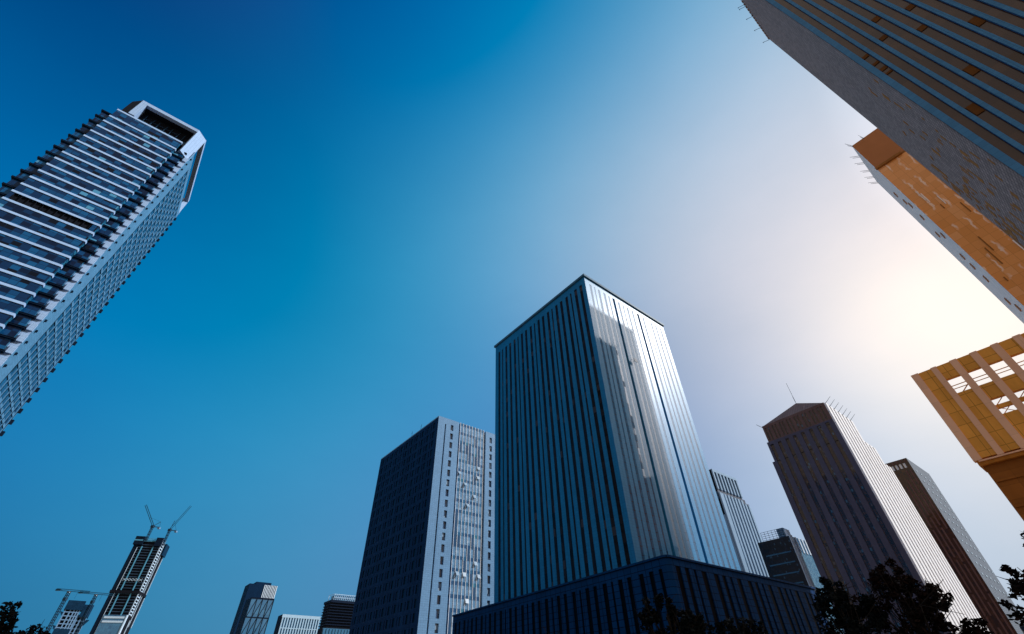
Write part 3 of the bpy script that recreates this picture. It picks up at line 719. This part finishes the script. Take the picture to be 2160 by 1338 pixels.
# ------------------------------------------------------------------ huge striped tower, top right corner
t = thing('giant_striped_tower', 'huge tower filling the upper right corner, blue-grey fins over flare-browned glass', 'skyscraper', (70.46, 33.56, 0), GRID)
HB = 179.15
MB().quad((33.2,0,0),(0,0,0),(0,0,HB),(33.2,0,HB)).build('tiled_side', M['big_side'], t)
MB().box(.35, 33.15, -42, -.02, 0, HB-.05).build('glass_wall', M['big_glass'], t)
for k in range(22):
    y = 0 if k == 0 else -(1.9*k+.25); w = .95 if k == 0 else .58
    MB().box(0, .62, y-w, y, 0, HB).build('stone_fin', M['big_fin'], t)
for (k, z, h) in ((0,96,.9),(0,92.5,.7),(0,89.8,.9),(0,88.2,.5),(2,97,1.2),(3,103,1.6),(4,92,1.4),(3,75.5,2.4),(6,84,2.6),(1,68,2.6),(5,60,3.0),(2,56,2.6),(5,99,1.5)):
    y = -(1.9*k+.97)
    MB().box(.2, .36, y-1.05, y-.05, z, z+h).build('open_pane', M['big_open'], t)
sp_ = []
for i in range(190):
    z = random.choice((random.uniform(40, 135), random.gauss(70, 14), random.gauss(60, 10))); s = random.choice((random.uniform(.6, 31), random.uniform(24, 32.5)))
    if not 30 < z < 150: continue
    z = round(z/.8)*.8; s = round(s/1.1)*1.1
    sp_.append((s, z, random.choice((1.1,1.1,2.2)), random.choice((.8,1.6,1.6,2.4))))
sp_.sort(key=lambda q: view_rank(t, (q[0], 0, q[1])))
for i, (s, z, w, h) in enumerate(sp_[:100]):
    MB().box(s, min(s+w*.6,33), -.01, .012+.0004*i, z, z+h).build('missing_tile', M['big_missing'], t)
jg = MB()
for k in range(26): jg.box(.4+1.26*k, 1.1+1.26*k, -.6, .25, HB, HB+.9)
jg.build('parapet_block', M['big_side'], t)
for x in (4.0, 9.5, 10.4, 15.5, 16.3, 21, 26.5, 32.6):
    MB().bar((x,.1,HB-.3),(x-.3,2.0,HB+1.0),.07).bar((x-.3,2.0,HB+1.0),(x-.3,1.9,HB+.2),.06).build('roof_rod', M['steel'], t)

# ------------------------------------------------------------------ tower under construction
def frame_rot(az_right): return R(90-az_right)
t = thing('unfinished_tower', 'dark unfinished tower of bare floors in the lower left carrying two cranes', 'skyscraper', (-627.19, 829.6, 0), frame_rot(70))
HT = 226.0
WX = 38.0
MB().box(-WX, 0, 1.5, 40, 0, HT-4).build('core', M['void'], t)
for i in range(28):
    z = 113+4.05*i
    if z > HT-8: break
    MB().box(-WX, 0, .2, 1.5, z, z+.9).build('floor_slab', M['ct_slab'], t)
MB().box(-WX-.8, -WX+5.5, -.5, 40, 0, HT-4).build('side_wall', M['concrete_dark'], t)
for x in (-26.5, -10.0): MB().box(x, x+1.5, -.8, .2, 100, HT-14).build('column', M['ct_blue'], t)
MB().bar((-WX+6,-.9,80),(-WX+6.0,-.9,HT-16),.35).build('corner_strip', M['ct_white'], t)
MB().box(-WX-1.5, 1.5, -2.2, 40, 142.5, 146.5).build('belt_truss', M['void'], t)
zz = MB()
for k in range(6):
    for s in (0, 1): zz.bar((-WX+8+k*4.6, -.9, 160+3.6*s), (-WX+8+(k+1)*4.6, -.9, 163.6-3.6*s), .3)
zz.build('zigzag_brace', M['ct_white'], t)
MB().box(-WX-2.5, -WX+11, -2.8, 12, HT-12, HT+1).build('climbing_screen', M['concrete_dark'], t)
MB().box(-WX-2.6, -WX+10, -3.0, -2.8, HT-6, HT-4.2).build('screen_panel', M['ct_blue'], t)
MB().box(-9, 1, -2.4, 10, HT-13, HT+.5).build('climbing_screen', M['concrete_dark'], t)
tp = MB()
for k in range(9): tp.bar((-WX+12+2*k, -.5, HT-6), (-WX+13+2*k, -.5, HT-1.5), .3); tp.bar((-WX+13+2*k, -.5, HT-1.5), (-WX+14+2*k, -.5, HT-6), .3)
tp.bar((-WX+11,-.5,HT-1.4),(-8,-.5,HT-1.4),.35); tp.bar((-WX+11,-.5,HT-6),(-8,-.5,HT-6),.35)
tp.build('top_truss', M['ct_blue'], t)
ld = MB()
for yy in (1.0, 15.5): ld.box(.0, 1.0, yy, yy+.9, 113, HT)
for i in range(27): ld.box(.0, 1.0, 1.0, 16.4, 114+4.05*i, 115+4.05*i)
for yy in (24, 40): ld.box(.0, .8, yy, yy+.7, 100, HT-22)
ld.build('hoist_frame', M['ct_white'], t)
MB().box(1.1, 3.5, 20, 40, HT-22, HT-4).build('side_screen', M['netting'], t)
MB().box(-WX+6, -1, -1.2, 2, 0, 112.5).build('glazing', M['ct_glass'], t)
for z in (111.0, 105.5): MB().box(-WX+8, -2.5, -1.7, -1.2, z-2.6, z).build('white_band', M['ct_white'], t)
MB().box(-.9, .6, -2.0, 2.0, 0, 113).build('corner_strip', M['ct_white'], t)
MB().box(.7, 1.6, 17, 18, 0, 108).build('hoist_rail', M['ct_white'], t)

def lattice(mb, p, q, w, n, r):
    p, q = Vector(p), Vector(q); d = (q-p).normalized(); a = d.cross(Vector((0,0,1)))
    if a.length < .1: a = Vector((1,0,0))
    a.normalize(); b = d.cross(a)
    cs = [a*w/2+b*w/2, -a*w/2+b*w/2, -a*w/2-b*w/2, a*w/2-b*w/2]
    for c in cs: mb.bar(p+c, q+c, r)
    for k in range(n):
        p0, p1 = p+(q-p)*k/n, p+(q-p)*(k+1)/n
        for c0, c1 in ((cs[0],cs[1]),(cs[2],cs[3])): mb.bar(p0+c0, p1+c1, r*.6)
def luffing(label, base_az, base_el, tip_az, tip_el, ctr_az, ctr_el, D):
    b = dirv(base_az)*D; bz = CAMZ+D*math.tan(R(base_el)); b.z = 0
    t = thing('luffing_crane', label, 'crane', (b.x, b.y, HT-8), 0, 'cranes on the unfinished tower')
    def P(az, el, z_off=0):
        v = dirv(az)*D; return Vector((v.x-b.x, v.y-b.y, CAMZ+D*math.tan(R(el))-(HT-8)))
    top = P(base_az, base_el)
    mm = MB(); lattice(mm, (0,0,0), top-Vector((0,0,2)), 2.4, 5, .45); mm.build('mast', M['steel'], t)
    cab = MB(); cab.box(-2.4, 2.4, -2, 2, top.z-2.2, top.z+1.4); cab.build('slewing_platform', M['steel'], t)
    jm = MB(); lattice(jm, top+Vector((0,0,1)), P(tip_az, tip_el), 2.2, 14, .42); jm.build('jib', M['crane_teal'], t)
    cj = MB(); c = P(ctr_az, ctr_el); cj.bar(top, c, .55); side = (c-top); side.z = 0; side.normalize()
    e = top+side*10; cj.bar(top-Vector((0,0,.6)), e, .8); cj.bar(e, c, .22); cj.bar(c, top+(P(tip_az,tip_el)-top)*.42, .14)
    cj.build('counter_jib', M['steel'], t)
    MB().box(e.x-1.8, e.x+1.8, e.y-1.8, e.y+1.8, e.z-3.0, e.z-.4).build('counterweight', M['concrete'], t)
luffing('crane on the unfinished tower with jib leaning left', -38.38, 13.05, -39.75, 14.7, -37.92, 13.5, 1036)
luffing('crane on the unfinished tower with jib leaning right', -36.90, 12.95, -36.06, 15.21, -36.85, 13.75, 1048)

# ------------------------------------------------------------------ concrete frame building
t = thing('concrete_frame_building', 'half built pale concrete frame with dark netting hoods at lower left', 'building', (-563.2, 636.6, 0), GRID)
def cframe(mb, x0, x1, y, z0, z1, xs, fl):
    z = z0
    while z < z1: mb.box(x0, x1, y, y+1.2, z, z+.95); z += fl
    mb.box(x0, x1, y, y+1.2, z1-1, z1)
    for x in xs: mb.box(x-.6, x+.6, y-.1, y+1.2, z0, z1)
a1 = MB(); cframe(a1, 0, 15, 0, 40, 96, (.6,5.5,9.2,12,14.4), 4.0); a1.build('front_frame', M['concrete'], t)
a2 = MB(); cframe(a2, 15.2, 25, 5, 40, 91, (15.8,19.5,24.4), 4.0); a2.build('side_frame', M['concrete'], t)
MB().box(.3, 14.8, 1.5, 20, 0, 95.5).build('core', M['void'], t)
MB().box(15.2, 24.8, 6.4, 22, 0, 90.5).build('core', M['void'], t)
MB().box(-1.2, 16.2, -1.5, 14, 94.8, 104.5).build('netting_hood', M['netting'], t)
MB().prism([(16.4,2.5),(24.5,2.5),(26.2,6),(26.2,16),(16.4,16)], 88.5, 101.5).build('netting_hood', M['netting'], t)
for z, x in ((91,-4.0),(77,-4.0)): MB().poly([(x,-.5,z+2),(0,-.5,z+1),(0,4,z+1),(x,4,z+2)]).poly([(0,-.5,z+1),(x,-.5,z+2),(-.6,-.5,z-3)]).build('catch_net', M['netting'], t)
MB().poly([(25,4,80),(28.5,4,86),(28.5,12,86),(25,12,80)]).poly([(25,4,80),(25,4,86),(28.5,4,86)]).build('catch_net', M['netting'], t)
MB().box(-.2, 15.2, -.7, 0, 70, 75.5).build('scaffold_wrap', M['netting'], t)
def tcrane(label, az, D, topel, j0, j1, jz):
    b = dirv(az)*D; t = thing('hammerhead_crane', label, 'crane', (b.x, b.y, 0), 0, 'cranes beside the concrete frame building')
    zt = CAMZ+D*math.tan(R(topel))
    mm = MB(); lattice(mm, (0,0,0), (0,0,zt), 2.2, 40, .42); mm.build('mast', M['steel'], t)
    MB().box(-1.7, 1.7, -1.7, 1.7, zt-9, zt-6.5).build('climbing_frame', M['steel'], t)
    p0 = dirv(j0)*D; p1 = dirv(j1)*D
    jm = MB(); lattice(jm, (p0.x-b.x, p0.y-b.y, zt+jz), (p1.x-b.x, p1.y-b.y, zt+jz), 1.6, 26, .34); jm.build('jib', M['crane_teal'], t)
    MB().box(-1, 1, -1, 1, zt-1.5, zt+.2).build('slewing_ring', M['ct_white'], t)
    tr = p0*.35+p1*.65
    MB().bar((tr.x-b.x,tr.y-b.y,zt+jz),(tr.x-b.x,tr.y-b.y,zt-7),.1).build('hoist_rope', M['steel'], t)
    MB().box(p0.x-b.x-.2, p0.x-b.x+6, p0.y-b.y-1, p0.y-b.y+1, zt+jz-1.4, zt+jz+.4).build('counterweight', M['crane_teal'], t)
tcrane('horizontal jib crane left of the concrete frame building', -41.87, 815, 7.5, -42.75, -40.5, .9)
tcrane('horizontal jib crane right of the concrete frame building', -39.98, 852, 7.42, -41.2, -38.7, 1.2)

# ------------------------------------------------------------------ distant buildings between left edge and the slab block
t = thing('navy_tower', 'plain navy tower with a pale ribbed strip, behind the diagonally braced block', 'skyscraper', (-360.3, 669.2, 0), GRID)
MB().box(0, 35.6, 0, 24, 0, 124.0).build('wall', M['t1_dark'], t)
MB().box(8, 27.5, 2, 20, 124, 127).build('roof_room', M['t1_dark'], t)
for k in range(9):
    x = 19.0+1.95*k
    MB().box(x, x+.95 if k < 8 else 35.7, -.6, 0, 60, 123.8).build('rib', M['t1_rib'], t)
t = thing('braced_tower', 'block with diagonal navy bracing over blue glass, in front of the plain navy tower', 'building', (-279.0, 531.2, 0), GRID)
MB().box(0, 22.3, 0, 22.3, 0, 86.0).build('glass_wall', M['t2_glass'], t)
MB().box(-.3, 0, -.3, 22.3, 0, 86.2).build('side_wall', M['t2_brace'], t)
MB().box(-.3, 22.4, -.4, 0, 85.0, 86.3).build('parapet', M['t2_brace'], t)
for r_ in range(4):
    z1 = 85.0-16*r_; z0 = z1-16
    MB().box(0, 22.3, -.35, 0, z0-.4, z0+.4).build('floor_beam', M['t2_brace'], t)
    for k in range(4):
        x = 22.3*k/4
        MB().bar((x+.2,-.2,z0),(x+5.4,-.2,z1),.28).bar((x+5.55,-.2,z0),(x+5.55,-.2,z1),.3).build('brace', M['t2_brace'], t)
t = thing('low_finned_block', 'low pale blue finned block between the braced block and the dark slatted block', 'building', (-269.1, 591.7, 0), GRID)
MB().box(0, 43, 0, 16, 0, 77.6).build('wall', M['low_gap'], t)
MB().box(-.3, 0, -.3, 16, 0, 78.2).build('side_wall', M['slat'], t)
MB().box(-.3, 43.2, -.9, 0, 75.3, 78.3).build('parapet', M['low_fin'], t)
MB().box(0, 43, -.7, 0, 65.2, 66.0).build('cornice', M['low_fin'], t)
for k in range(15): MB().box(.2+2.95*k, 1.5+2.95*k, -.8, 0, 40, 75.3).build('fin', M['low_fin'], t)
t = thing('slatted_block', 'dark block of jutting slatted floors with a glass rooftop cage, beside the broad block', 'building', (-206.3, 563.4, 0), GRID)
MB().box(0, 41, 0, 20, 0, 87).build('core', M['mid_dark'], t)
for k in range(9): MB().box(-1.6+.1*k, 41, -1.6, 20.5, 64+2.55*k, 64.7+2.55*k).build('floor_slat', M['slat'], t)
MB().box(-1, 41, -1, 20.5, 84.6, 86.8).build('roof_slab', M['slat'], t)
cg = MB()
for k in range(18): cg.bar((2+2.2*k, 1, 87),(3+2.2*k, 1, 92.5),.2)
cg.bar((2,1,92.5),(41,1,92.5),.25); cg.bar((2,1,89.5),(41,1,89.5),.2); cg.bar((1,14,92.5),(2,1,92.5),.25); cg.bar((1,14,87),(1,14,92.5),.25)
cg.build('roof_cage', M['ct_white'], t)
MB().box(3, 40, 2, 12, 87, 91.8).build('roof_glazing', M['low_blueglass'], t)
t = thing('glass_strip_block', 'lowest block at the bottom edge with blue glass strips, below the dark slatted block', 'building', (-174.3, 468.6, 0), GRID)
MB().box(0, 32, 0, 11, 0, 51.4).build('wall', M['low_gap'], t)
MB().box(-.3, 0, -.3, 11, 0, 51.6).build('side_wall', M['mid_dark'], t)
for k in range(11): MB().box(.6+2.8*k, 1.4+2.8*k, -.5, 0, 20, 51).build('fin', M['t2_glass'], t)
t = thing('low_dark_annexe', 'low dark louvred annexe at the bottom right corner beneath the perforated tower side', 'building', (184.0, 199.0, 0), R(-42))
MB().box(0, 60, 0, 20, 0, 18.5).build('wall', M['low_dark'], t)
for k in range(8): MB().box(-.1, 60, -.35, 0, 2+2.1*k, 3.2+2.1*k).build('louvre', M['slat'], t)

# ------------------------------------------------------------------ trees
def leaf_cloud(mb, centres, n, size, rnd):
    for _ in range(n):
        c, r = rnd.choice(centres)
        while True:
            v = Vector((rnd.uniform(-1,1), rnd.uniform(-1,1), rnd.uniform(-1,1)))
            if v.length < 1: break
        p = Vector(c) + Vector((v.x*r, v.y*r, v.z*r*.85))
        a = Vector((rnd.gauss(0,1), rnd.gauss(0,1), rnd.gauss(0,.6))).normalized()
        b = a.cross(Vector((rnd.gauss(0,1), rnd.gauss(0,1), rnd.gauss(0,1)))).normalized()
        s = size*rnd.uniform(.6, 1.3)
        mb.poly([p-a*s, p-a*s*.2+b*s*.45, p+a*s*.45+b*s*.38, p+a*s, p+a*s*.4-b*s*.4, p-a*s*.3-b*s*.42])
def tree(label, x, y, h, blobs, n, size, mat, seed, group='street trees along the bottom'):
    """blobs: (dx, dy, z, radius) leaf clumps round the trunk"""
    rnd = random.Random(seed)
    t = thing('street_tree', label, 'tree', (x, y, 0), 0, group)
    tm = MB(); tm.bar((0,0,0),(0.05,0,h*.45),.16,8,.11); tm.bar((.05,0,h*.45),(0,.05,h*.85),.11,8,.03)
    for bx, by, bz, br in blobs:
        z0 = h*rnd.uniform(.3,.55); mid = Vector((bx*.5, by*.5, (z0+bz)/2+.1))
        tm.bar((0,0,z0), mid, .05, 6, .035); tm.bar(mid, (bx,by,bz), .035, 6, .012)
        for k in range(5):
            e = Vector((bx+rnd.uniform(-1,1)*br, by+rnd.uniform(-1,1)*br, bz+rnd.uniform(-.6,1)*br)); tm.bar((bx,by,bz) if k % 2 else mid, e, .016, 4, .006)
    tm.build('trunk', M['bark'], t, True)
    cs = []
    for bx, by, bz, br in blobs:
        for k in range(9):
            v = Vector((rnd.gauss(0,1), rnd.gauss(0,1), rnd.gauss(0,1))).normalized()*br*rnd.uniform(.35,1.0)
            cs.append(((bx+v.x, by+v.y, bz+v.z*.85), br*rnd.uniform(.18,.42)))
    cm = MB(); leaf_cloud(cm, cs, n, size, rnd); cm.build('crown', M[mat], t)
def at(az, D): v = dirv(az)*D; return v.x, v.y
def blobs_for(seed, h, spread, n, low=1.6):
    """clumps filling a rounded, uneven crown"""
    rnd = random.Random(seed); out = [(0, 0, h-.45, .5)]
    for k in range(n):
        f = rnd.random()**.8; z = low+(h-low-.5)*f
        w = spread*math.sqrt(max(.05, 1-((z-low)/(h-low))**2.2)); a = rnd.uniform(0, 2*math.pi); r = w*math.sqrt(rnd.random())
        out.append((r*math.cos(a), r*math.sin(a), z, rnd.uniform(.34, .62)))
    return out
for az, D, h, spread, n, leaves, size, mat, seed, label in (
    (-45.4, 22, 4.25, 1.25, 12, 2600, .085, 'leaf', 1, 'dark leafy tree in the bottom left corner'),
    (-42.6, 24, 4.0, .9, 8, 1500, .085, 'leaf', 2, 'small dark tree just right of the bottom left corner tree'),
    (15.7, 20, 4.6, 1.35, 14, 4200, .085, 'leaf', 3, 'dark tree in front of the podium corner'),
    (20.9, 21, 3.9, 1.5, 11, 2800, .085, 'leaf', 13, 'low dark tree right of the podium corner tree'),
    (3.6, 21, 3.8, .7, 6, 1100, .08, 'leaf', 4, 'tree tip at the bottom edge left of the podium corner'),
    (31.6, 18, 4.35, 1.2, 16, 6000, .072, 'leaf', 5, 'dark tree at the right end of the podium'),
    (36.4, 18, 4.52, 1.3, 20, 7000, .072, 'leaf_warm', 6, 'large reddish dark tree below the white ribbed tower side'),
    (47.2, 16, 4.5, 1.25, 14, 2800, .085, 'leaf_warm', 7, 'leafy branch tips reaching in at the lower right edge')):
    x, y = at(az, D)
    tree(label, x, y, h, blobs_for(seed, h, spread, n), int(leaves*1.5), size*.82, mat, seed)
